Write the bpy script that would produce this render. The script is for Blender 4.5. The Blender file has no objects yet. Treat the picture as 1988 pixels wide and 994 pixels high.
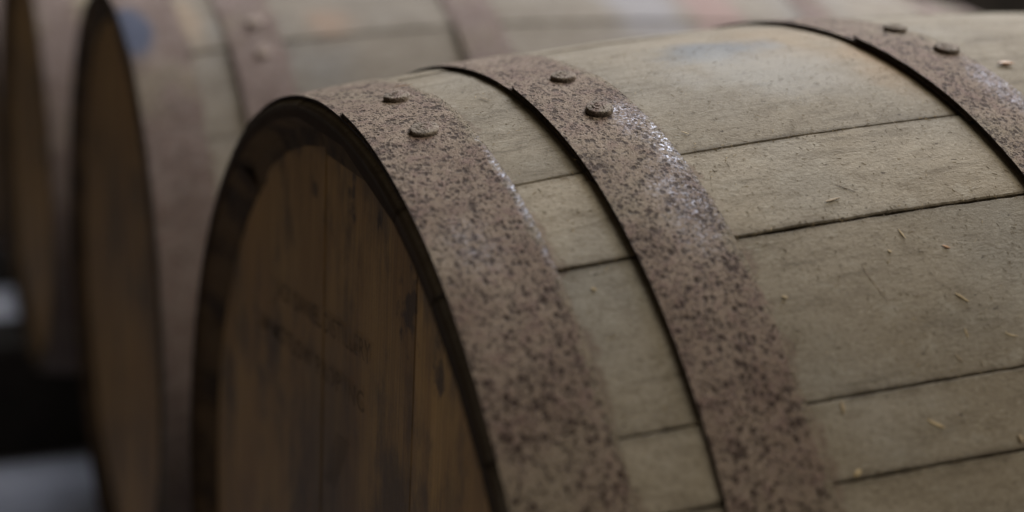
import bpy, bmesh, math, random
from mathutils import Vector, Matrix, noise as mnoise
PI = math.pi
S = bpy.context.scene
C = S.collection

# ------------------------------------------------------------ camera, world, lamps, exposure
cam_d = bpy.data.cameras.new('camera'); cam = bpy.data.objects.new('camera', cam_d); C.objects.link(cam)
cf = Vector((0.41691, 0.87342, -0.25167)); cr = Vector((0.90684, -0.41854, 0.04970)); cu = Vector((0.06192, 0.24894, 0.96654))
cam.matrix_world = Matrix(((cr.x, cu.x, -cf.x, -0.18452), (cr.y, cu.y, -cf.y, -0.60153), (cr.z, cu.z, -cf.z, 0.37248), (0, 0, 0, 1)))
cam_d.sensor_width = 36; cam_d.lens = 48.73
cam_d.clip_start = 0.02; cam_d.clip_end = 60
cam_d.dof.use_dof = True; cam_d.dof.focus_distance = 0.59; cam_d.dof.aperture_fstop = 3.5
S.camera = cam

W = bpy.data.worlds.new('World'); S.world = W; W.use_nodes = True
bg = W.node_tree.nodes['Background']; bg.inputs[0].default_value = (1.0, 0.76, 0.48, 1); bg.inputs[1].default_value = 0.062

def area(name, loc, target, sx, sy, power, col):
    l = bpy.data.lights.new(name, 'AREA'); l.shape = 'RECTANGLE'; l.size = sx; l.size_y = sy
    l.energy = power; l.color = col
    o = bpy.data.objects.new(name, l); C.objects.link(o); o.location = loc
    o.rotation_euler = (Vector(target) - Vector(loc)).to_track_quat('-Z', 'Y').to_euler()
    return o
area('window_light', (1.75, 1.75, 2.3), (0.35, 0.2, 0.2), 1.6, 1.2, 165, (0.97, 0.98, 1.0))
area('roof_light', (1.5, -0.7, 2.5), (0.4, -0.1, 0.0), 2.0, 1.8, 72, (1.0, 0.95, 0.85))
area('blue_skylight', (1.12, 0.62, 1.72), (0.1, -0.1, 0.28), 0.42, 0.30, 8.0, (0.42, 0.56, 1.0))

al = area('added_floor_fill', (-0.55, 2.0, 2.6), (-0.25, 1.9, -0.6), 0.7, 1.0, 2.4, (0.80, 0.87, 1.0)); al.data.spread = math.radians(55)  # unseen lamp added to brighten the aisle floor

S.view_settings.view_transform = 'Standard'; S.view_settings.look = 'None'
S.view_settings.exposure = 0.0; S.view_settings.gamma = 1.0; S.view_settings.use_curve_mapping = False
S.render.engine = 'CYCLES'
S.cycles.use_denoising = True
S.cycles.max_bounces = 6

# ------------------------------------------------------------ node helper
class N:
    def __init__(s, name):
        s.m = bpy.data.materials.new(name); s.m.use_nodes = True
        s.t = s.m.node_tree; s.t.nodes.clear()
        s.out = s.t.nodes.new('ShaderNodeOutputMaterial')
        s.p = s.t.nodes.new('ShaderNodeBsdfPrincipled'); s.t.links.new(s.p.outputs[0], s.out.inputs[0])
        s.tc = s.t.nodes.new('ShaderNodeTexCoord')
        s.oi = s.t.nodes.new('ShaderNodeObjectInfo')
        s.co = s.tc.outputs['Object']
    def put(s, sock, v):
        if isinstance(v, bpy.types.NodeSocket): s.t.links.new(v, sock)
        elif isinstance(v, tuple) and len(v) == 3 and sock.type == 'RGBA': sock.default_value = (*v, 1)
        else: sock.default_value = v
    def math(s, op, a, b=0.5, c=None, clamp=False):
        n = s.t.nodes.new('ShaderNodeMath'); n.operation = op; n.use_clamp = clamp
        s.put(n.inputs[0], a); s.put(n.inputs[1], b)
        if c is not None: s.put(n.inputs[2], c)
        return n.outputs[0]
    def vmath(s, op, a, b):
        n = s.t.nodes.new('ShaderNodeVectorMath'); n.operation = op
        s.put(n.inputs[0], a); s.put(n.inputs[1], b)
        return n.outputs[1] if op in ('LENGTH', 'DISTANCE') else n.outputs[0]
    def scl(s, k, co=None): return s.vmath('MULTIPLY', co or s.co, k)
    def noise(s, co, scale, detail=3, rough=0.55, dist=0.0, col=False):
        n = s.t.nodes.new('ShaderNodeTexNoise'); s.put(n.inputs['Vector'], co)
        n.inputs['Scale'].default_value = scale; n.inputs['Detail'].default_value = detail
        n.inputs['Roughness'].default_value = rough; n.inputs['Distortion'].default_value = dist
        return n.outputs[1] if col else n.outputs[0]
    def rng(s, v, a, b, c=0.0, d=1.0, smooth=True):
        n = s.t.nodes.new('ShaderNodeMapRange'); s.put(n.inputs[0], v)
        n.interpolation_type = 'SMOOTHSTEP' if smooth else 'LINEAR'
        for k, x in enumerate((a, b, c, d)): s.put(n.inputs[k + 1], x)
        return n.outputs[0]
    def mix(s, f, a, b, mode='MIX'):
        n = s.t.nodes.new('ShaderNodeMix'); n.data_type = 'RGBA'; n.blend_type = mode
        s.put(n.inputs[0], f); s.put(n.inputs[6], a); s.put(n.inputs[7], b)
        return n.outputs[2]
    def bump(s, h, dist, strength=1.0, prev=None):
        n = s.t.nodes.new('ShaderNodeBump'); s.put(n.inputs['Height'], h)
        n.inputs['Distance'].default_value = dist; n.inputs['Strength'].default_value = strength
        if prev is not None: s.put(n.inputs['Normal'], prev)
        return n.outputs[0]
    def blob(s, c, k, edge=0.35, wob=0.6, sc=40):
        """soft irregular patch round c with radii 1/k"""
        d = s.vmath('LENGTH', s.scl(k, s.vmath('SUBTRACT', s.co, c)), (0, 0, 0))
        d = s.math('ADD', d, s.math('MULTIPLY', s.math('SUBTRACT', s.noise(s.co, sc, 4), 0.5), wob * 2))
        return s.rng(d, 1.0, 1.0 - edge if edge < 1 else 0.0, 0.0, 1.0)
    def done(s, col, rough, normal=None, spec=0.3, metal=None):
        s.put(s.p.inputs['Base Color'], col); s.put(s.p.inputs['Roughness'], rough)
        s.put(s.p.inputs['Specular IOR Level'], spec)
        if metal is not None: s.put(s.p.inputs['Metallic'], metal)
        if normal is not None: s.put(s.p.inputs['Normal'], normal)
        return s.m

def rnd_offset(n):
    v = n.t.nodes.new('ShaderNodeCombineXYZ')
    r = n.oi.outputs['Random']
    n.put(v.inputs[0], n.math('MULTIPLY', r, 3.1)); n.put(v.inputs[1], n.math('MULTIPLY', r, 7.7)); n.put(v.inputs[2], n.math('MULTIPLY', r, 5.3))
    return n.vmath('ADD', n.co, v.outputs[0])

def cyl(x, th, r): return (x, r * math.sin(th), r * math.cos(th))

def stave_wood(name, stains=(), tint=(1, 1, 1)):
    n = N(name); co = rnd_offset(n)
    blot = n.noise(n.scl((0.55, 1, 1), n.co), 22, 4, 0.6)
    grain = n.noise(n.scl((10, 300, 300), co), 1.0, 4, 0.6, 0.3)
    fine = n.noise(n.scl((90, 900, 900), co), 1.0, 2, 0.6)
    fuzz = n.noise(n.scl((0.7, 1, 1), co), 640, 4, 0.75)
    col = n.mix(n.rng(blot, 0.3, 0.7), (0.192, 0.159, 0.113), (0.256, 0.218, 0.162))
    col = n.mix(n.rng(n.noise(co, 7, 3), 0.45, 0.75, 0, 0.55), col, (0.20, 0.195, 0.175))
    col = n.mix(n.math('MULTIPLY', n.rng(grain, 0.35, 0.75), 0.22), col, (0.12, 0.098, 0.068))
    col = n.mix(n.math('MULTIPLY', n.rng(fuzz, 0.52, 0.75), 0.75), col, (0.075, 0.058, 0.038))
    col = n.mix(n.math('MULTIPLY', n.rng(fuzz, 0.46, 0.28), 0.55), col, (0.34, 0.30, 0.235))
    streak = n.noise(n.scl((7, 150, 150), co), 1.0, 5, 0.7, 0.3)
    col = n.mix(n.math('MULTIPLY', n.rng(streak, 0.52, 0.70), 0.55), col, (0.085, 0.066, 0.044))
    mott = n.noise(n.scl((0.6, 1, 1), co), 130, 4, 0.65)
    col = n.mix(n.math('MULTIPLY', n.rng(mott, 0.50, 0.68), 0.38), col, (0.115, 0.090, 0.060))
    col = n.mix(n.math('MULTIPLY', n.rng(mott, 0.45, 0.30), 0.30), col, (0.31, 0.285, 0.23))
    for c, k, rgb, amt, edge in stains:
        col = n.mix(n.math('MULTIPLY', n.blob(c, k, edge), amt), col, rgb)
    sx = n.sep(n.co)[0]
    rag = n.math('ADD', n.math('MULTIPLY', n.noise(n.co, 48, 4, 0.7), 0.024), n.math('MULTIPLY', n.noise(n.co, 460, 3, 0.7), 0.008))
    for e in (0.0458, 0.1188, 0.3030):
        d = n.math('SUBTRACT', sx, e)
        near = n.math('MULTIPLY', n.rng(n.math('SUBTRACT', d, n.math('SUBTRACT', rag, 0.0145)), 0.003, -0.001), n.math('GREATER_THAN', d, -0.01))
        col = n.mix(n.math('MULTIPLY', near, 0.6), col, (0.135, 0.092, 0.068))
    an = n.t.nodes.new('ShaderNodeAttribute'); an.attribute_name = 'joint'
    grime = n.math('MULTIPLY', n.math('POWER', an.outputs['Fac'], 2.2), n.rng(n.noise(n.scl((0.5, 1, 1), n.co), 90, 4, 0.7), 0.32, 0.62))
    col = n.mix(n.math('MULTIPLY', grime, 0.7), col, (0.060, 0.046, 0.030))
    speck = n.noise(n.scl((0.55, 1, 1), co), 420, 2, 0.5)
    col = n.mix(n.math('MULTIPLY', n.rng(speck, 0.70, 0.76), 0.85), col, (0.045, 0.032, 0.022))
    sp = n.sep(n.co)
    rad = n.math('SQRT', n.math('ADD', n.math('POWER', sp[1], 2.0), n.math('POWER', sp[2], 2.0)))
    endd = n.math('MINIMUM', sp[0], n.math('SUBTRACT', 0.924, sp[0]))
    inr = n.math('MULTIPLY', n.rng(rad, 0.2718, 0.2702), n.rng(endd, 0.10, 0.06))
    face = n.rng(endd, 0.0022, 0.0008)
    col = n.mix(n.math('MULTIPLY', inr, 0.93), col, n.mix(n.rng(n.noise(n.scl((1, 1, 1), n.co), 38, 4, 0.65), 0.40, 0.66), (0.085, 0.050, 0.022), (0.026, 0.015, 0.008)))
    face = n.math('MULTIPLY', face, n.rng(endd, 0.10, 0.06))
    col = n.mix(n.math('MULTIPLY', face, 0.86), col, (0.030, 0.018, 0.010))
    v = n.rng(n.oi.outputs['Random'], 0, 1, 0.87, 1.10, False)
    col = n.mix(1.0, col, n.vmath('MULTIPLY', tint, n.comb(v)), 'MULTIPLY')
    h = n.math('ADD', n.math('MULTIPLY', grain, 0.16), n.math('ADD', n.math('MULTIPLY', fuzz, 1.0), n.math('MULTIPLY', fine, 0.25)))
    nm = n.bump(h, 0.0008, 0.75)
    return n.done(col, 0.82, nm, 0.12)
def _comb(s, v):
    c = s.t.nodes.new('ShaderNodeCombineXYZ')
    for k in range(3): s.put(c.inputs[k], v)
    return c.outputs[0]
N.comb = _comb

def rust(name, shiny=(), paint=(), base=((0.156, 0.111, 0.082), (0.222, 0.169, 0.127)), pits=1.0, x1=None):
    n = N(name); co = rnd_offset(n)
    big = n.noise(n.co, 28, 4, 0.6)
    mid = n.noise(co, 140, 3, 0.6)
    grit = n.noise(n.scl((1.2, 1, 0.85), co), 430, 5, 0.62)
    grit2 = n.noise(co, 760, 3, 0.6)
    fine = n.noise(co, 1500, 2, 0.6)
    dens = n.rng(n.noise(co, 75, 4, 0.65), 0.32, 0.70, -0.02, 0.035)
    col = n.mix(n.rng(big, 0.32, 0.68), base[0], base[1])
    col = n.mix(n.rng(mid, 0.46, 0.66, 0, 0.6), col, (0.150, 0.096, 0.082))
    col = n.mix(n.rng(n.noise(co, 16, 3), 0.5, 0.7, 0, 0.65), col, (0.215, 0.178, 0.125))
    col = n.mix(n.math('MULTIPLY', n.rng(grit2, 0.55, 0.68), 0.4), col, (0.085, 0.052, 0.036))
    col = n.mix(n.math('MULTIPLY', n.rng(fine, 0.46, 0.3), 0.5), col, (0.34, 0.285, 0.235))
    wob = n.vmath('ADD', n.scl((1.15, 1, 0.9), co), n.scl((0.0022, 0.0022, 0.0022), n.noise(co, 420, 3, 0.6, col=True)))
    def dots(scale, keep, soft):
        vn = n.t.nodes.new('ShaderNodeTexVoronoi'); n.put(vn.inputs['Vector'], wob); vn.inputs['Scale'].default_value = scale
        rr = n.sep(vn.outputs['Color'])
        rad = n.math('MULTIPLY', n.math('SUBTRACT', n.math('ADD', rr[0], n.math('MULTIPLY', dens, 4.0)), keep), 0.9)
        return n.rng(n.math('SUBTRACT', vn.outputs['Distance'], rad), 0.0, soft, 1.0, 0.0)
    pit = n.math('MAXIMUM', n.math('MULTIPLY', dots(350, 0.50, 0.16), 1.0), n.math('MULTIPLY', dots(680, 0.46, 0.2), 0.85))
    pit = n.math('MAXIMUM', pit, n.math('MULTIPLY', n.rng(n.math('ADD', grit, dens), 0.56, 0.67), 0.4))
    pit2 = n.rng(n.math('ADD', grit2, dens), 0.56, 0.68)
    pit = n.math('MAXIMUM', pit, n.math('MULTIPLY', pit2, 0.3))
    col = n.mix(n.math('MULTIPLY', pit, 0.90 * pits), col, (0.034, 0.020, 0.014))
    if x1 is not None:   # dust packed against the rear edge, in ragged tongues
        d = n.math('SUBTRACT', x1, n.sep(n.co)[0])
        rag = n.math('ADD', n.math('MULTIPLY', n.noise(n.co, 55, 4, 0.7), 0.022), n.math('MULTIPLY', n.noise(n.co, 420, 3, 0.7), 0.008))
        dust = n.rng(n.math('SUBTRACT', d, n.math('SUBTRACT', rag, 0.0135)), 0.0022, -0.0005)
        col = n.mix(n.math('MULTIPLY', dust, 0.75), col, (0.205, 0.170, 0.120))
    for c, k, rgb, amt, edge in paint:
        col = n.mix(n.math('MULTIPLY', n.blob(c, k, edge, 0.15), amt), col, rgb)
    metal = 0.0; rough = 0.85
    h = n.math('ADD', n.math('MULTIPLY', pit, -1.0), n.math('ADD', n.math('MULTIPLY', fine, 0.5), n.math('MULTIPLY', mid, 0.6)))
    if shiny:
        msk = None
        for c, k, amt in shiny:
            b = n.math('MULTIPLY', n.blob(c, k, 0.95, 0.5, 70), amt)
            msk = b if msk is None else n.math('MAXIMUM', msk, b)
        soft = msk
        scrape = n.math('MULTIPLY', n.rng(n.noise(co, 680, 4, 0.7), 0.49, 0.60), n.rng(n.noise(co, 170, 3, 0.6), 0.36, 0.58, 0.25, 1.0))
        msk = n.math('MULTIPLY', n.math('MULTIPLY', msk, scrape), n.math('SUBTRACT', 1.0, pit))
        metal = n.math('MULTIPLY', msk, 0.7)
        haze = n.math('MULTIPLY', soft, n.rng(n.noise(co, 260, 4, 0.7), 0.35, 0.65, 0.05, 0.5))
        col = n.mix(haze, col, (0.30, 0.275, 0.30))  # pale lavender sheen of the glint put into the base colour
        col = n.mix(msk, col, (0.40, 0.42, 0.50))
        rough = n.math('SUBTRACT', 0.85, n.math('MULTIPLY', msk, 0.42))
    nm = n.bump(h, 0.0015, 1.0)
    return n.done(col, rough, nm, 0.14, metal)

def head_wood(name):
    n = N(name); co = rnd_offset(n)
    grain = n.noise(n.scl((300, 620, 9), co), 1.0, 4, 0.6, 0.2)
    band = n.noise(n.scl((30, 30, 6), co), 1.0, 4, 0.65, 0.5)
    blot = n.noise(n.scl((1, 1, 0.6)), 22, 5, 0.65)
    col = n.mix(n.rng(band, 0.38, 0.66), (0.240, 0.132, 0.042), (0.345, 0.205, 0.068))
    col = n.mix(n.math('MULTIPLY', n.rng(grain, 0.4, 0.7), 0.38), col, (0.080, 0.042, 0.016))
    col = n.mix(n.rng(blot, 0.44, 0.68, 0, 0.8), col, (0.062, 0.040, 0.022))
    # grey ink and damp stain spreading below the stencil, black seepage along the chime
    ink = n.blob((0.013, 0.016, 0.096), (2, 12, 11), 0.9, 0.5, 30)
    col = n.mix(n.math('MULTIPLY', ink, 0.6), col, (0.064, 0.044, 0.030))
    sp = n.sep(n.co)
    rad = n.math('SQRT', n.math('ADD', n.math('POWER', sp[1], 2.0), n.math('POWER', sp[2], 2.0)))
    seep = n.rng(n.math('ADD', rad, n.math('MULTIPLY', n.math('SUBTRACT', n.noise(n.scl((1, 1.6, 0.7)), 30, 4), 0.5), 0.045)), 0.247, 0.264)
    col = n.mix(n.math('MULTIPLY', seep, 0.9), col, (0.022, 0.013, 0.008))
    col = n.mix(1.0, col, n.oi.outputs['Color'], 'MULTIPLY')
    for c, k in (((0.013, -0.092, 0.208), (2, 85, 48)), ((0.013, -0.127, 0.190), (2, 130, 60)), ((0.013, 0.040, 0.231), (2, 110, 110)), ((0.013, -0.018, 0.244), (2, 200, 60)), ((0.013, -0.054, 0.235), (2, 230, 130))):
        col = n.mix(n.math('MULTIPLY', n.blob(c, k, 0.9, 2.2, 110), 0.72), col, (0.020, 0.013, 0.009))
    nm = n.bump(n.math('ADD', grain, n.math('MULTIPLY', n.noise(co, 600, 2), 0.4)), 0.0005, 0.7)
    return n.done(col, 0.62, nm, 0.3)
def _sep(s, v):
    c = s.t.nodes.new('ShaderNodeSeparateXYZ'); s.put(c.inputs[0], v); return list(c.outputs)
N.sep = _sep

def plain(name, a, b, scale, rough=0.8, bump=0.001, stretch=(1, 1, 1), spec=0.3):
    n = N(name); co = rnd_offset(n)
    v = n.noise(n.scl(stretch, co), scale, 4, 0.6)
    f = n.noise(n.scl(stretch, co), scale * 12, 3, 0.6)
    col = n.mix(n.rng(v, 0.3, 0.7), a, b)
    col = n.mix(n.math('MULTIPLY', n.rng(f, 0.45, 0.7), 0.35), col, tuple(x * 0.45 for x in a))
    return n.done(col, rough, n.bump(f, bump, 0.6), spec)

# ------------------------------------------------------------ object helpers
def link(name, me, mat, parent=None, smooth=True):
    o = bpy.data.objects.new(name, me); C.objects.link(o)
    if mat is not None: me.materials.append(mat)
    if parent is not None: o.parent = parent
    if smooth:
        for p in me.polygons: p.use_smooth = True
    return o
def grid_mesh(name, rings, closed_u=True, cap=True, sharp=35):
    """rings: list of vertex loops (same length) swept one after another"""
    nv = len(rings[0]); vs = [v for r in rings for v in r]; fs = []
    for i in range(len(rings) - 1):
        for j in range(nv if closed_u else nv - 1):
            a = i * nv + j; b = i * nv + (j + 1) % nv
            fs.append((a, b, b + nv, a + nv))
    if cap:
        fs.append(tuple(range(nv))[::-1]); fs.append(tuple(range((len(rings) - 1) * nv, len(rings) * nv)))
    me = bpy.data.meshes.new(name); me.from_pydata(vs, [], fs)
    bm = bmesh.new(); bm.from_mesh(me); bmesh.ops.recalc_face_normals(bm, faces=bm.faces)
    for e in bm.edges:
        if len(e.link_faces) == 2 and e.calc_face_angle(0) > math.radians(sharp): e.smooth = False
    bm.to_mesh(me); bm.free(); me.update()
    return me
def tag(o, label=None, cat=None, group=None, kind=None):
    if label: o['label'] = label
    if cat: o['category'] = cat
    if group: o['group'] = group
    if kind: o['kind'] = kind
    return o

# ------------------------------------------------------------ barrel geometry
L, RH, RB = 0.924, 0.275, 0.321
def prof(x): return RB - (RB - RH) * ((x - L / 2) / (L / 2)) ** 2
HOOPS = [(0.0025, 0.0458), (0.0774, 0.1188), (0.2623, 0.3030)]
HOOPS = HOOPS + [(L - b, L - a) for a, b in HOOPS[::-1]]
HEAD_X, HEAD_R = 0.013, 0.262
def inner(x):
    """inner radius of a stave: bevelled chime, then the body"""
    d = min(x, L - x)
    if d < HEAD_X: return 0.268 + (HEAD_R - 0.268) * d / HEAD_X
    return prof(x) - 0.027
def stave_mesh(t0, t1, rng, nx, nt, wa=0.4, wb=0.4):
    xs = sorted(set([0, 0.0015, 0.004, HEAD_X, HEAD_X + 0.004, L - HEAD_X - 0.004, L - HEAD_X, L - 0.004, L - 0.0015, L] + [L * i / nx for i in range(1, nx)]))
    ph0, ph1 = rng.random() * 50, rng.random() * 50
    lift = rng.uniform(-0.0007, 0.0007)
    rings = []
    for x in xs:
        r = prof(x) + lift; ri = inner(x)
        d = min(x, L - x)
        if d < 0.004: r -= 0.0022 * (1 - d / 0.004) ** 2
        g0 = wa * (0.0006 + 0.0004 * mnoise.noise((x * 55, ph0, 0)) + 0.0004 * mnoise.noise((x * 9, ph0, 3)) + 0.0004 * mnoise.noise((x * 240, ph0, 7)))
        g1 = wb * (0.0006 + 0.0004 * mnoise.noise((x * 55, ph1, 0)) + 0.0004 * mnoise.noise((x * 9, ph1, 3)) + 0.0004 * mnoise.noise((x * 240, ph1, 7)))
        g0, g1 = max(g0, 0.00009), max(g1, 0.00009)
        a, b = t0 + g0 / r, t1 - g1 / r
        bv = 0.0006
        loop = [cyl(x, a, r - bv)]
        span = b - a - 2 * bv / r; q = min(0.004 / r, span * 0.2)
        for t in [a + bv / r] + [a + bv / r + q + (span - 2 * q) * k / nt for k in range(nt + 1)] + [b - bv / r]:
            loop.append(cyl(x, t, r + 0.00025 * mnoise.noise((x * 14, t * 30, ph0))))
        loop.append(cyl(x, b, r - bv))
        loop.append(cyl(x, b, ri)); loop.append(cyl(x, (a + b) / 2, ri)); loop.append(cyl(x, a, ri))
        rings.append(loop)
    me = grid_mesh('stave', rings)
    at = me.attributes.new('joint', 'FLOAT', 'POINT'); nv = len(rings[0])
    at.data.foreach_set('value', ([1, 1] + [0] * (nv - 7) + [1, 1, 1, 1, 1]) * len(rings))
    return me
def hoop_mesh(x0, x1, th0, rng, n, ov=0.30, thick=0.0014):
    """strap wound once round the barrel and lapped over its own start; the lap end sits at th0"""
    tot = 2 * PI + ov; rings = []; ph = rng.random() * 40
    for i in range(n + 1):
        f = tot * i / n; th = th0 - f
        s = min(max((f - ov) / 0.55, 0), 1); s = s * s * (3 - 2 * s)
        off = 0.0004 + (thick + 0.0003) * (1 - s)
        e0 = x0 + 0.0005 * mnoise.noise((f * 5, ph, 0)); e1 = x1 + 0.0008 * mnoise.noise((f * 8, ph, 5)) + 0.0003 * mnoise.noise((f * 60, ph, 5))
        if f < 0.02: # rounded lap corners
            k = (0.02 - f) / 0.02 * 0.002; e0 += k; e1 -= k
        fl = 0.0007 if x0 < L / 2 else 0.0
        fr = 0.0006 if x0 > L / 2 else 0.0
        loop = []
        for k in range(7):
            x = e0 + (e1 - e0) * k / 6
            w = k / 6
            r = prof(min(max(x, 0), L)) + off + fl * (1 - w) ** 2 + fr * w ** 2 + thick + 0.0003 * mnoise.noise((x * 60, f * 9, ph))
            if k in (0, 6): r -= 0.0003
            loop.append(cyl(x, th, r))
        for k in (6, 3, 0):
            x = e0 + (e1 - e0) * k / 6; w = k / 6
            r = prof(min(max(x, 0), L)) + off + fl * (1 - w) ** 2 + fr * w ** 2
            loop.append(cyl(x, th, r))
        rings.append(loop)
    me = grid_mesh('hoop', rings)
    return me
def rivet_mesh(rng, rad=0.0060, h=0.0023):
    """flat forged rivet head with a worn rim and raised maker's marks"""
    bm = bmesh.new(); n = 28; rings = []
    ph = rng.random() * 30
    pr = [(1.0, -0.0012), (1.03, 0.0006), (1.03, h * 0.60), (0.99, h * 0.84), (0.92, h * 0.95), (0.78, h * 0.975), (0.4, h)]
    for k, (rr, z) in enumerate(pr):
        ring = []
        for j in range(n):
            a = 2 * PI * j / n; q = rad * rr * (1 + 0.03 * mnoise.noise((math.cos(a) * 1.5, math.sin(a) * 1.5, ph)))
            ring.append(bm.verts.new((q * math.cos(a), q * math.sin(a), z + 0.00012 * mnoise.noise((math.cos(a) * 3, math.sin(a) * 3, ph + k)))))
        rings.append(ring)
    for a, b in zip(rings, rings[1:]):
        for j in range(n): bm.faces.new((a[j], a[(j + 1) % n], b[(j + 1) % n], b[j]))
    bm.faces.new(rings[-1])
    def bar(cx, cy, w, l, ang):
        c, s = math.cos(ang), math.sin(ang); z0, z1 = h * 0.8, h + 0.00022
        vs = []
        for z, k in ((z0, 1), (z1, 0.75)):
            for u, v in ((-1, -1), (1, -1), (1, 1), (-1, 1)):
                x, y = u * l / 2 * k, v * w / 2 * k
                vs.append(bm.verts.new((cx + x * c - y * s, cy + x * s + y * c, z)))
        for f in ((4, 5, 6, 7), (0, 1, 5, 4), (1, 2, 6, 5), (2, 3, 7, 6), (3, 0, 4, 7)): bm.faces.new([vs[i] for i in f])
    q = rad
    bar(0, -0.28 * q, 0.11 * q, 1.15 * q, 0.1)
    for k in range(6):
        a = PI * (0.12 + 0.76 * k / 5) ; bar(0.52 * q * math.cos(a) * 0.9, 0.50 * q * math.sin(a) - 0.02 * q, 0.12 * q, 0.34 * q, a + PI / 2)
    bar(0.0, 0.12 * q, 0.12 * q, 0.5 * q, PI / 2 + 0.2)
    me = bpy.data.meshes.new('rivet'); bm.normal_update(); bm.to_mesh(me); bm.free()
    return me
def board_mesh(y0, y1, x0, x1, R, nz=14):
    """one upright board of a head, its ends cut to the round; x0 is the outside face"""
    g = 0.00025; y0 += g; y1 -= g
    zf = lambda y: math.sqrt(max(R * R - y * y, 0.0004))
    ny = 8; outer = []
    ys = [y0 + (y1 - y0) * k / ny for k in range(ny + 1)]
    pts = [(y, zf(y)) for y in ys] + [(y, -zf(y)) for y in ys[::-1]]
    bm = bmesh.new()
    sgn = 1 if x1 > x0 else -1
    cy = (y0 + y1) / 2
    def ring(x, sh): return [bm.verts.new((x, y + (sh if y < cy else -sh), z * (1 - 0.0005))) for y, z in pts]
    r0 = ring(x0, 0.0006); r1 = ring(x0 + sgn * 0.0006, 0); r2 = ring(x1, 0)
    m = len(pts)
    bm.faces.new(r0); bm.faces.new(r2[::-1])
    for a, b in ((r0, r1), (r1, r2)):
        for j in range(m): bm.faces.new((a[j], b[j], b[(j + 1) % m], a[(j + 1) % m]))
    bmesh.ops.recalc_face_normals(bm, faces=bm.faces)
    me = bpy.data.meshes.new('head_board'); bm.to_mesh(me); bm.free()
    return me

WIDE = {-0.4079: 0.5, -0.5828: 0.95, -0.8348: 0.55, -0.9372: 0.6}
def wide(t): return WIDE.get(round(t, 4), 0.5)

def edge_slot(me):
    # strap edges painted near-black as shade: faces between the outer corner and the inner face at either rim, and the cut ends
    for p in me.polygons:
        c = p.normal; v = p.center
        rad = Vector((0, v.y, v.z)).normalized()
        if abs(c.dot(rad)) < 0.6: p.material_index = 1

def build_barrel(label, loc, yaw, joints, mats, seed, rivets, laps, fine, boards):
    rng = random.Random(seed)
    root = bpy.data.objects.new('whiskey_barrel', None); C.objects.link(root)
    root.location = (loc[0], loc[1], loc[2] - RB); root.rotation_euler = (0, 0, yaw); root.empty_display_size = 0.1
    tag(root, label, 'barrel', 'barrels lying side by side in a row')
    up = (0, 0, RB)
    js = sorted(joints); k = 0
    for a, b in zip(js, js[1:] + [js[0] + 2 * PI]):
        near = fine and (-1.6 < (a + b) / 2 < 0.6 or (a + b) / 2 > 2 * PI - 1.6)
        o = link('stave', stave_mesh(a, b, rng, 260 if near else 40, max(4, int((b - a) / 0.035)) if near else 4, wide(a) if fine else 0.2, wide(b) if fine else 0.2), mats['wood'], root); o.location = up
    for i, (x0, x1) in enumerate(HOOPS):
        h = link('hoop', hoop_mesh(x0, x1, laps[i], rng, 420 if fine else 160), mats['hoop'][i], root); h.location = up
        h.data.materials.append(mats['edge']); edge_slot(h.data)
        for (x, th) in rivets[i]:
            rv = link('rivet', rivet_mesh(rng), mats['rivet'], h)
            r = prof(x) + 0.0004 + 0.0014 + 0.0003 + 0.0014
            nx_ = -(-2 * (RB - RH) * (x - L / 2) / (L / 2) ** 2)
            nrm = Vector((nx_, math.sin(th), math.cos(th))).normalized()
            q = nrm.to_track_quat('Z', 'X') @ Vector((0, 0, 1)).rotation_difference(Vector((0, 0, 1)))
            rv.rotation_mode = 'QUATERNION'
            sp = Matrix.Rotation(rng.uniform(-0.4, 0.4), 3, 'Z').to_quaternion()
            rv.rotation_quaternion = q @ sp
            rv.scale = (rng.uniform(0.95, 1.06), rng.uniform(0.93, 1.04), rng.uniform(0.8, 1.1))
            rv.location = cyl(x, th, r)
    for face in (0, 1):
        for a, b in zip(boards, boards[1:]):
            d = rng.uniform(-0.0006, 0.0006)
            if face == 0: me = board_mesh(a, b, HEAD_X + d, HEAD_X + 0.022, HEAD_R + 0.002)
            else: me = board_mesh(a, b, L - HEAD_X + d, L - HEAD_X - 0.022, HEAD_R + 0.002)
            o = link('head_board', me, mats['head'], root, smooth=False); o.location = up
            t = rng.uniform(0.85, 1.05); o.color = (t, t * 0.98, t * 0.95, 1)
            if abs(a + 0.185) < 1e-6: o.color = (1.3, 1.3, 1.22, 1)
    return root

def fill_joints(fixed, rng, lo=0.15, hi=0.30):
    """stave joints all round: the ones seen in the photograph, the rest in random widths"""
    js = sorted(fixed); end = js[0] + 2 * PI; t = js[-1]
    while end - t > hi:
        t += rng.uniform(lo, hi)
        if end - t < 0.09: break
        js.append(t)
    return js

# ------------------------------------------------------------ setting
floor_m = plain('concrete', (0.38, 0.38, 0.42), (0.46, 0.46, 0.50), 4, 0.85, 0.002)
timber_m = plain('dark_timber', (0.020, 0.016, 0.012), (0.040, 0.032, 0.024), 9, 0.8, 0.002, (1, 0.1, 1))
FLOOR = -0.57
def box_mesh(name, sx, sy, sz, bev=0.006):
    bm = bmesh.new(); bmesh.ops.create_cube(bm, size=1)
    for v in bm.verts: v.co = Vector((v.co.x * sx, v.co.y * sy, (v.co.z + 0.5) * sz))
    bmesh.ops.bevel(bm, geom=bm.edges[:], offset=bev, segments=2, affect='EDGES')
    me = bpy.data.meshes.new(name); bm.to_mesh(me); bm.free(); return me
me = bpy.data.meshes.new('floor'); me.from_pydata([(-6, -6, 0), (8, -6, 0), (8, 9, 0), (-6, 9, 0)], [], [(0, 1, 2, 3)])
fl = link('floor', me, floor_m, smooth=False); fl.location = (0, 0, FLOOR); tag(fl, kind='structure')
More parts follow.
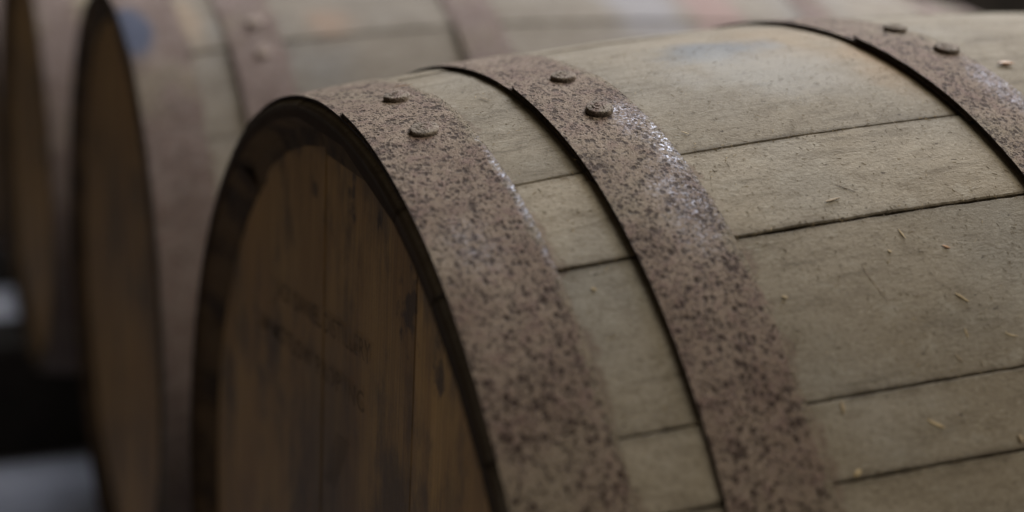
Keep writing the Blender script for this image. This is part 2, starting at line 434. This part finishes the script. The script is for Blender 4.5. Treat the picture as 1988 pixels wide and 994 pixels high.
wall = link('wall', box_mesh('wall', 14, 0.12, 3.6), timber_m, smooth=False); wall.location = (1, 2.75, FLOOR)
tag(wall, 'dark unlit warehouse wall far behind the row of barrels', 'wall')
for x, lab in ((0.205, 'dark timber rail under the head ends of the barrels'), (L - 0.205, 'dark timber rail under the far ends of the barrels')):
    o = link('timber_rail', box_mesh('timber_rail', 0.055, 5.0, -prof(x) - 0.0015 - FLOOR), timber_m, smooth=False)
    o.location = (x, 1.0, FLOOR); tag(o, lab, 'rail', 'timber rails carrying the barrels')

o = link('timber_beam', box_mesh('timber_beam', 1.7, 0.16, 0.20), timber_m, smooth=False); o.location = (-0.68, 1.73, FLOOR)
tag(o, 'black timber beam on the pale floor at the lower left, past the second barrel', 'beam')
# ------------------------------------------------------------ barrels
A = [-0.4079, -0.5828, -0.8348, -0.9372]
mr = random.Random(5)
wood1 = stave_wood('weathered_oak', [
    (cyl(0.235, -0.085, prof(0.235)), (14, 13, 20), (0.29, 0.215, 0.135), 0.45, 0.9),
    (cyl(0.195, -0.085, prof(0.2)), (22, 36, 34), (0.145, 0.158, 0.172), 0.8, 0.8),
    (cyl(0.20, -0.20, prof(0.2)), (16, 22, 20), (0.31, 0.30, 0.275), 0.55, 0.8),
    (cyl(0.265, -0.22, prof(0.26)), (30, 20, 20), (0.30, 0.20, 0.11), 0.5, 0.8),
])
shine = {1: [(cyl(0.1165, -0.40, 0.303), (95, 26, 26), 1.0), (cyl(0.112, -0.31, 0.303), (70, 36, 36), 0.75), (cyl(0.108, -0.52, 0.302), (55, 26, 26), 0.6)],
         0: [(cyl(0.0450, -0.44, 0.29), (260, 17, 17), 1.0), (cyl(0.018, -0.52, 0.29), (60, 40, 40), 0.35)],
         2: [(cyl(0.297, -0.36, 0.319), (60, 24, 24), 0.7)]}
hoop1 = [rust('rusty_hoop_%s' % w, shine.get(i, ()), x1=HOOPS[i][1]) for i, w in enumerate(('chime', 'quarter', 'bilge'))]
hoop_plain = rust('rusty_hoop_plain')
pale_rivet_m = plain('dusty_rivet', (0.24, 0.19, 0.16), (0.32, 0.26, 0.22), 300, 0.8, 0.0003, spec=0.15)
edge_m = plain('painted_shade_edge', (0.022, 0.017, 0.014), (0.045, 0.034, 0.027), 300, 0.85, 0.0004, spec=0.1)  # near-black colour paints the shade along the hoop edges
rivet_m = rust('rusty_rivet', base=((0.17, 0.138, 0.108), (0.26, 0.215, 0.17)), pits=0.4)
head_m = head_wood('head_oak')
boards1 = [-0.259, -0.185, -0.1000, 0.022, 0.128, 0.205, 0.259]
rv1 = [[(0.0291, -0.0985), (0.0268, -0.2417)], [(0.1027, -0.1492), (0.1012, -0.2811)], [(0.2922, -0.1256), (0.2956, -0.2368)]]
rv1 += [[(L - x, t - 0.4) for x, t in r] for r in rv1[::-1]]
laps1 = [-0.094, -0.1353, -0.134, -0.5, -0.5, -0.5]
b1 = build_barrel('weathered grey oak barrel nearest in front with riveted rusty hoops and stencilled head', (0, 0, 0), 0,
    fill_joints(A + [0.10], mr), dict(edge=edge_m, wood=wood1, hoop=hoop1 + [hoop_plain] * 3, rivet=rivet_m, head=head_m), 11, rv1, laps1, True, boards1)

def others(label, loc, yaw, seed, roll, wood, hoops):
    r = random.Random(seed)
    rv = [[(x, t + (roll + 0.09 if k in (1, 4) else roll + 1.3)) for x, t in q] for k, q in enumerate(rv1)]
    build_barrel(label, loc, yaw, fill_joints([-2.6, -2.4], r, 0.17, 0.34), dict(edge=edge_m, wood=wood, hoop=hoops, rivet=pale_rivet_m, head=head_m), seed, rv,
                 [l + roll for l in laps1], False, [-0.259, -0.17, -0.08, 0.01, 0.11, 0.19, 0.259])
blue = (cyl(0.008, -0.43, 0.277), (48, 20, 24), (0.055, 0.073, 0.120), 0.85, 0.45)
mauve = ((0.165, 0.122, 0.106), (0.215, 0.168, 0.150))
wood2 = stave_wood('grey_green_oak', [
    (cyl(0.162, -0.495, prof(0.16)), (34, 34, 34), (0.30, 0.20, 0.13), 0.6, 0.8),
    (cyl(0.052, -0.41, prof(0.05)), (60, 16, 16), (0.32, 0.235, 0.15), 0.6, 0.8),
    (cyl(0.52, -0.5, prof(0.5)), (22, 8, 8), (0.27, 0.17, 0.14), 0.7, 0.8),
    (cyl(0.45, -0.5, prof(0.45)), (18, 14, 14), (0.27, 0.26, 0.255), 0.6, 0.8)], (0.86, 0.88, 0.97))
hoop2 = [rust('rusty_hoop_blue_mark', (), [blue], mauve, 0.45)] + [rust('rusty_hoop_mauve', (), (), mauve, 0.45)] * 5
others('blurred second barrel with a blue paint mark on its front hoop', (0.0052, 0.6493, 0), -0.0165, 21, -0.42, wood2, hoop2)
wood3 = stave_wood('unstained_oak')  # default oak tone
others('third barrel mostly hidden, its mauve hoop showing left of the blue marked barrel', (0.0, 1.30, 0), 0.01, 22, 0.15, wood3, hoop2[1:] + hoop2[1:2])
others('farthest barrel, only a sliver showing at the left edge', (0.0, 1.95, 0), 0.0, 23, 0.3, wood3, hoop2[1:] + hoop2[1:2])

# ------------------------------------------------------------ stencil on the head
ink_n = N('faded_black_ink')
tr = ink_n.t.nodes.new('ShaderNodeBsdfTransparent'); mx = ink_n.t.nodes.new('ShaderNodeMixShader')
fade = ink_n.math('MULTIPLY', ink_n.rng(ink_n.noise(ink_n.tc.outputs['Object'], 45, 4, 0.6), 0.28, 0.56), 0.48)
ink_n.put(mx.inputs[0], fade); ink_n.t.links.new(tr.outputs[0], mx.inputs[1]); ink_n.t.links.new(ink_n.p.outputs[0], mx.inputs[2])
ink_n.t.links.new(mx.outputs[0], ink_n.out.inputs[0])
ink = ink_n.done((0.016, 0.014, 0.014), 0.8, None, 0.1)
FX = HEAD_X - 0.0012
def text_mesh(txt, size, sx):
    cu_ = bpy.data.curves.new('stencil_text', 'FONT'); cu_.body = txt; cu_.size = size; cu_.align_x = 'LEFT'; cu_.align_y = 'BOTTOM'
    cu_.offset = size * 0.012; cu_.space_character = 1.12; cu_.resolution_u = 3
    o = bpy.data.objects.new('tmp', cu_); C.objects.link(o)
    dg = bpy.context.evaluated_depsgraph_get(); me = bpy.data.meshes.new_from_object(o.evaluated_get(dg))
    bpy.data.objects.remove(o); bpy.data.curves.remove(cu_)
    w = max(v.co.x for v in me.vertices) * sx
    for v in me.vertices: v.co = Vector((0, -v.co.x * sx, v.co.y))
    me.name = 'stencil_text'; return me, w
for txt, y0, z, size, width in (('JACK DANIEL DISTILLERY', 0.105, 0.1530, 0.0140, 0.156), ('LEM MOTLOW PROP INC', 0.145, 0.1250, 0.0140, 0.189)):
    me, w = text_mesh(txt, size, 1.0)
    k = width / w
    for v in me.vertices: v.co.y *= k
    o = link('stencil_text', me, ink, b1, smooth=False); o.location = (FX, y0, RB + z); o.rotation_euler = (math.radians(-4.4), 0, 0)
bm = bmesh.new()
for k in range(14):
    y, z = -0.0140 + 0.0015 * k, 0.1185 - 0.0023 * k
    c, s_ = math.cos(-0.08), math.sin(-0.08)
    vs = [bm.verts.new((0, y + u * c - v * s_, z + u * s_ + v * c)) for u, v in ((-0.010, -0.0003), (0.010, -0.0003), (0.010, 0.0003), (-0.010, 0.0003))]
    bm.faces.new(vs)
me = bpy.data.meshes.new('tick_marks'); bm.to_mesh(me); bm.free()
o = link('tick_marks', me, ink, b1, smooth=False); o.location = (FX, 0, RB)

# ------------------------------------------------------------ splinters and dust lying on the front barrel
chip_m = plain('pale_splinter', (0.30, 0.22, 0.11), (0.42, 0.32, 0.17), 300, 0.7, 0.0003)
brown_m = plain('brown_splinter', (0.12, 0.085, 0.05), (0.20, 0.145, 0.085), 300, 0.7, 0.0003)
brown_m2 = plain('tan_splinter', (0.20, 0.15, 0.085), (0.30, 0.225, 0.13), 300, 0.7, 0.0003)
amber_m = plain('amber_crumb', (0.26, 0.12, 0.030), (0.36, 0.19, 0.06), 300, 0.5, 0.0003)
def surf(x, th, lift=0.0):
    nx_ = 2 * (RB - RH) * (x - L / 2) / (L / 2) ** 2
    nrm = Vector((nx_, math.sin(th), math.cos(th))).normalized()
    tx = Vector((1, 0, 0)) - nrm * nrm.x; tx.normalize()
    return Vector(cyl(x, th, prof(x) + lift)), nrm, tx, nrm.cross(tx)
def splinter_mesh(name, l, w, rng, bend=0.12):
    rings = []; n = 7
    for i in range(n):
        f = i / (n - 1); ww = w * (0.35 + 0.65 * math.sin(PI * min(max(f * 0.9 + 0.06, 0), 1))) * rng.uniform(0.8, 1.15)
        cx = (f - 0.5) * l; cy = bend * l * (f - 0.5) ** 2 * 4 * 0.5 + rng.uniform(-0.05, 0.05) * w; cz = w * 0.28 + 0.10 * l * (f - 0.5) ** 2
        rings.append([(cx, cy + ww / 2 * math.cos(a), cz + ww * 0.3 * math.sin(a)) for a in (0.2, 1.3, 2.4, 3.5, 4.6, 5.6)])
    return grid_mesh(name, rings, sharp=50)
def place(o, x, th, ang, lift=0.0):
    p, nrm, tx, ty = surf(x, th, lift)
    d = tx * math.cos(ang) + ty * math.sin(ang)
    o.matrix_world = Matrix((( d.x, nrm.cross(d).x, nrm.x, p.x), (d.y, nrm.cross(d).y, nrm.y, p.y), (d.z, nrm.cross(d).z, nrm.z, p.z), (0, 0, 0, 1)))
CHIPS = [
    ('wood_splinter', 0.1799, -0.5284, -0.7, 0.0083, 0.00055, brown_m, 0.1, 'dark brown splinter above the long wide stave joint, right of the second hoop', 0.0001),
    ('wood_splinter', 0.1707, -0.5459, 0.13, 0.0072, 0.00126, brown_m2, 0.1, 'pale brown leaf shaped splinter just below the dark one above the wide joint', 0.0001),
    ('wood_splinter', 0.2265, -0.4151, -1.84, 0.0065, 0.00046, brown_m, 0.1, 'thin dark splinter standing just under the uppermost stave joint', 0.0001),
    ('wood_splinter', 0.1909, -0.6208, -1.42, 0.0052, 0.00084, chip_m, 0.1, 'slanting straw coloured splinter just below the wide black stave joint', 0.0001),
    ('crumb', 0.2068, -0.6519, -0.59, 0.0034, 0.00126, amber_m, 0.1, 'small honey coloured crumb right of the straw splinter below the wide joint', 0.0001),
    ('wood_splinter', 0.2014, -0.7296, -0.85, 0.0064, 0.00105, chip_m, 0.1, 'broken straw splinter right of the long scratch on the widest stave', 0.0001),
    ('wood_splinter', 0.1958, -0.7788, -1.7, 0.0042, 0.00063, chip_m, 0.1, 'short upright straw splinter below the broken one on the widest stave', 0.0001),
    ('wood_splinter', 0.1879, -0.8104, -1.16, 0.0046, 0.00063, brown_m2, 0.1, 'tan splinter just above the third stave joint near the right edge', 0.0001),
    ('wood_splinter', 0.1675, -0.8875, -0.59, 0.0073, 0.00137, chip_m, 0.25, 'thick straw coloured splinter alone on the stave below the third joint', 0.0001),
    ('crumb', 0.1282, -0.6867, -0.5, 0.0022, 0.00126, chip_m, 0.1, 'pale crumb beside the rear edge of the second hoop on the widest stave', 0.0001),
    ('crumb', 0.0573, -0.6236, -0.71, 0.0021, 0.00126, chip_m, 0.1, 'pale yellow crumb on the wood between the first and second hoops', 0.0001),
    ('wood_splinter', 0.0655, -0.1436, -1.24, 0.0085, 0.00055, brown_m2, 0.1, 'fine brown splinter on the wood between hoops, above the rivets of the first hoop', 0.0001),
    ('crumb', 0.3216, -0.2816, -0.21, 0.0084, 0.00294, amber_m, 0.1, 'amber crumb behind the third hoop at the upper right', 0.0001),
    ('crumb', 0.1302, -0.9293, 0.47, 0.0036, 0.00189, chip_m, 0.1, 'yellowish crumb touching the lowest stave joint beside the second hoop', 0.0001),
    ('crumb', 0.2005, -0.9233, -1.36, 0.003, 0.00231, brown_m2, 0.1, 'tan crumb by the lowest joint at the right edge', 0.0001),
    ('wood_splinter', 0.1329, -0.8474, -1.73, 0.0052, 0.00168, brown_m2, 0.1, 'stubby tan splinter just under the start of the third joint', 0.0001),
    ('wood_splinter', 0.1309, -0.3602, -0.9, 0.0036, 0.00084, chip_m, 0.1, 'cream splinter beside the worn patch with its painted glint on the second hoop', 0.0001),
    ('wood_splinter', 0.0385, -0.0368, -0.27, 0.0082, 0.00038, amber_m, 0.1, 'hair thin orange splinter above the upper rivet of the first hoop', 0.004),
    ('wood_splinter', 0.1672, -0.6883, -1.38, 0.0188, 0.00046, brown_m, 0.1, 'long hair thin dark scratch across the widest stave, modelled as a sliver', 0.0001),  # a scratch, stood in for by a thin splinter mesh
    ('wood_splinter', 0.2149, -0.7915, -0.44, 0.0055, 0.00063, chip_m, 0.25, 'small bent straw splinter at the right edge of the widest stave', 0.0001),
    ('wood_splinter', 0.184, -0.7163, -0.11, 0.0067, 0.00046, brown_m, 0.1, 'thin dark sliver left of the broken straw splinter', 0.0001),
    ('crumb', 0.1812, -0.6453, -0.85, 0.0018, 0.00105, chip_m, 0.1, 'tiny cream crumb under the wide joint left of the honey coloured one', 0.0001),
]
sr = random.Random(3)
for name, x, th, ang, l, w, mat, bend, label, lift in CHIPS:
    o = link(name, splinter_mesh(name, l, w, sr, bend * sr.uniform(-0.6, 0.7)), mat)
    place(o, x, th, ang, lift)
    tag(o, label, 'wood splinter' if name == 'wood_splinter' else 'crumb', 'splinters and crumbs lying on the front barrel')

def scatter(name, count, mats, seed, xr, tr_, lmin, lmax, wmin, wmax):
    rng = random.Random(seed); vs = []; fs = []; mi = []
    for k in range(count):
        x = rng.uniform(*xr); th = rng.uniform(*tr_)
        if rng.random() < 0.16: th = rng.choice(A) + rng.gauss(0, 0.005)   # dust caught along the joints
        on = any(a - 0.002 < x < b + 0.002 for a, b in HOOPS)
        if on and rng.random() < 0.75: continue
        p, nrm, tx, ty = surf(x, th, 0.0022 if on else 0.0001)
        l = lmin + (lmax - lmin) * rng.random() ** 2.5; w = rng.uniform(wmin, wmax)
        ang = rng.gauss(-1.0, 0.8) if rng.random() < 0.4 else rng.uniform(0, PI)
        d = tx * math.cos(ang) + ty * math.sin(ang); e = nrm.cross(d)
        tilt = rng.uniform(-0.3, 0.3); b = len(vs)
        z0 = w * 0.3 + abs(tilt) * l * 0.4
        for u, zz in ((-0.5, -1), (0.5, 1)):
            for v, z in ((-1, 0), (1, 0), (0, 1)):
                vs.append(tuple(p + d * (u * l) + e * (v * w * 0.5) + nrm * (z0 + zz * tilt * l * 0.4 + z * w * 0.6)))
        for f in ((0, 1, 4, 3), (1, 2, 5, 4), (2, 0, 3, 5), (0, 2, 1), (3, 4, 5)): fs.append(tuple(b + i for i in f)); mi.append(k % len(mats))
    me = bpy.data.meshes.new(name); me.from_pydata(vs, [], fs)
    for m in mats: me.materials.append(m)
    me.polygons.foreach_set('material_index', mi)
    o = link(name, me, None, smooth=False); tag(o, kind='stuff'); return o
scatter('sawdust', 6500, [chip_m, brown_m2, brown_m], 8, (0.048, 0.40), (-1.25, 0.0), 0.0004, 0.0022, 0.00010, 0.00028)
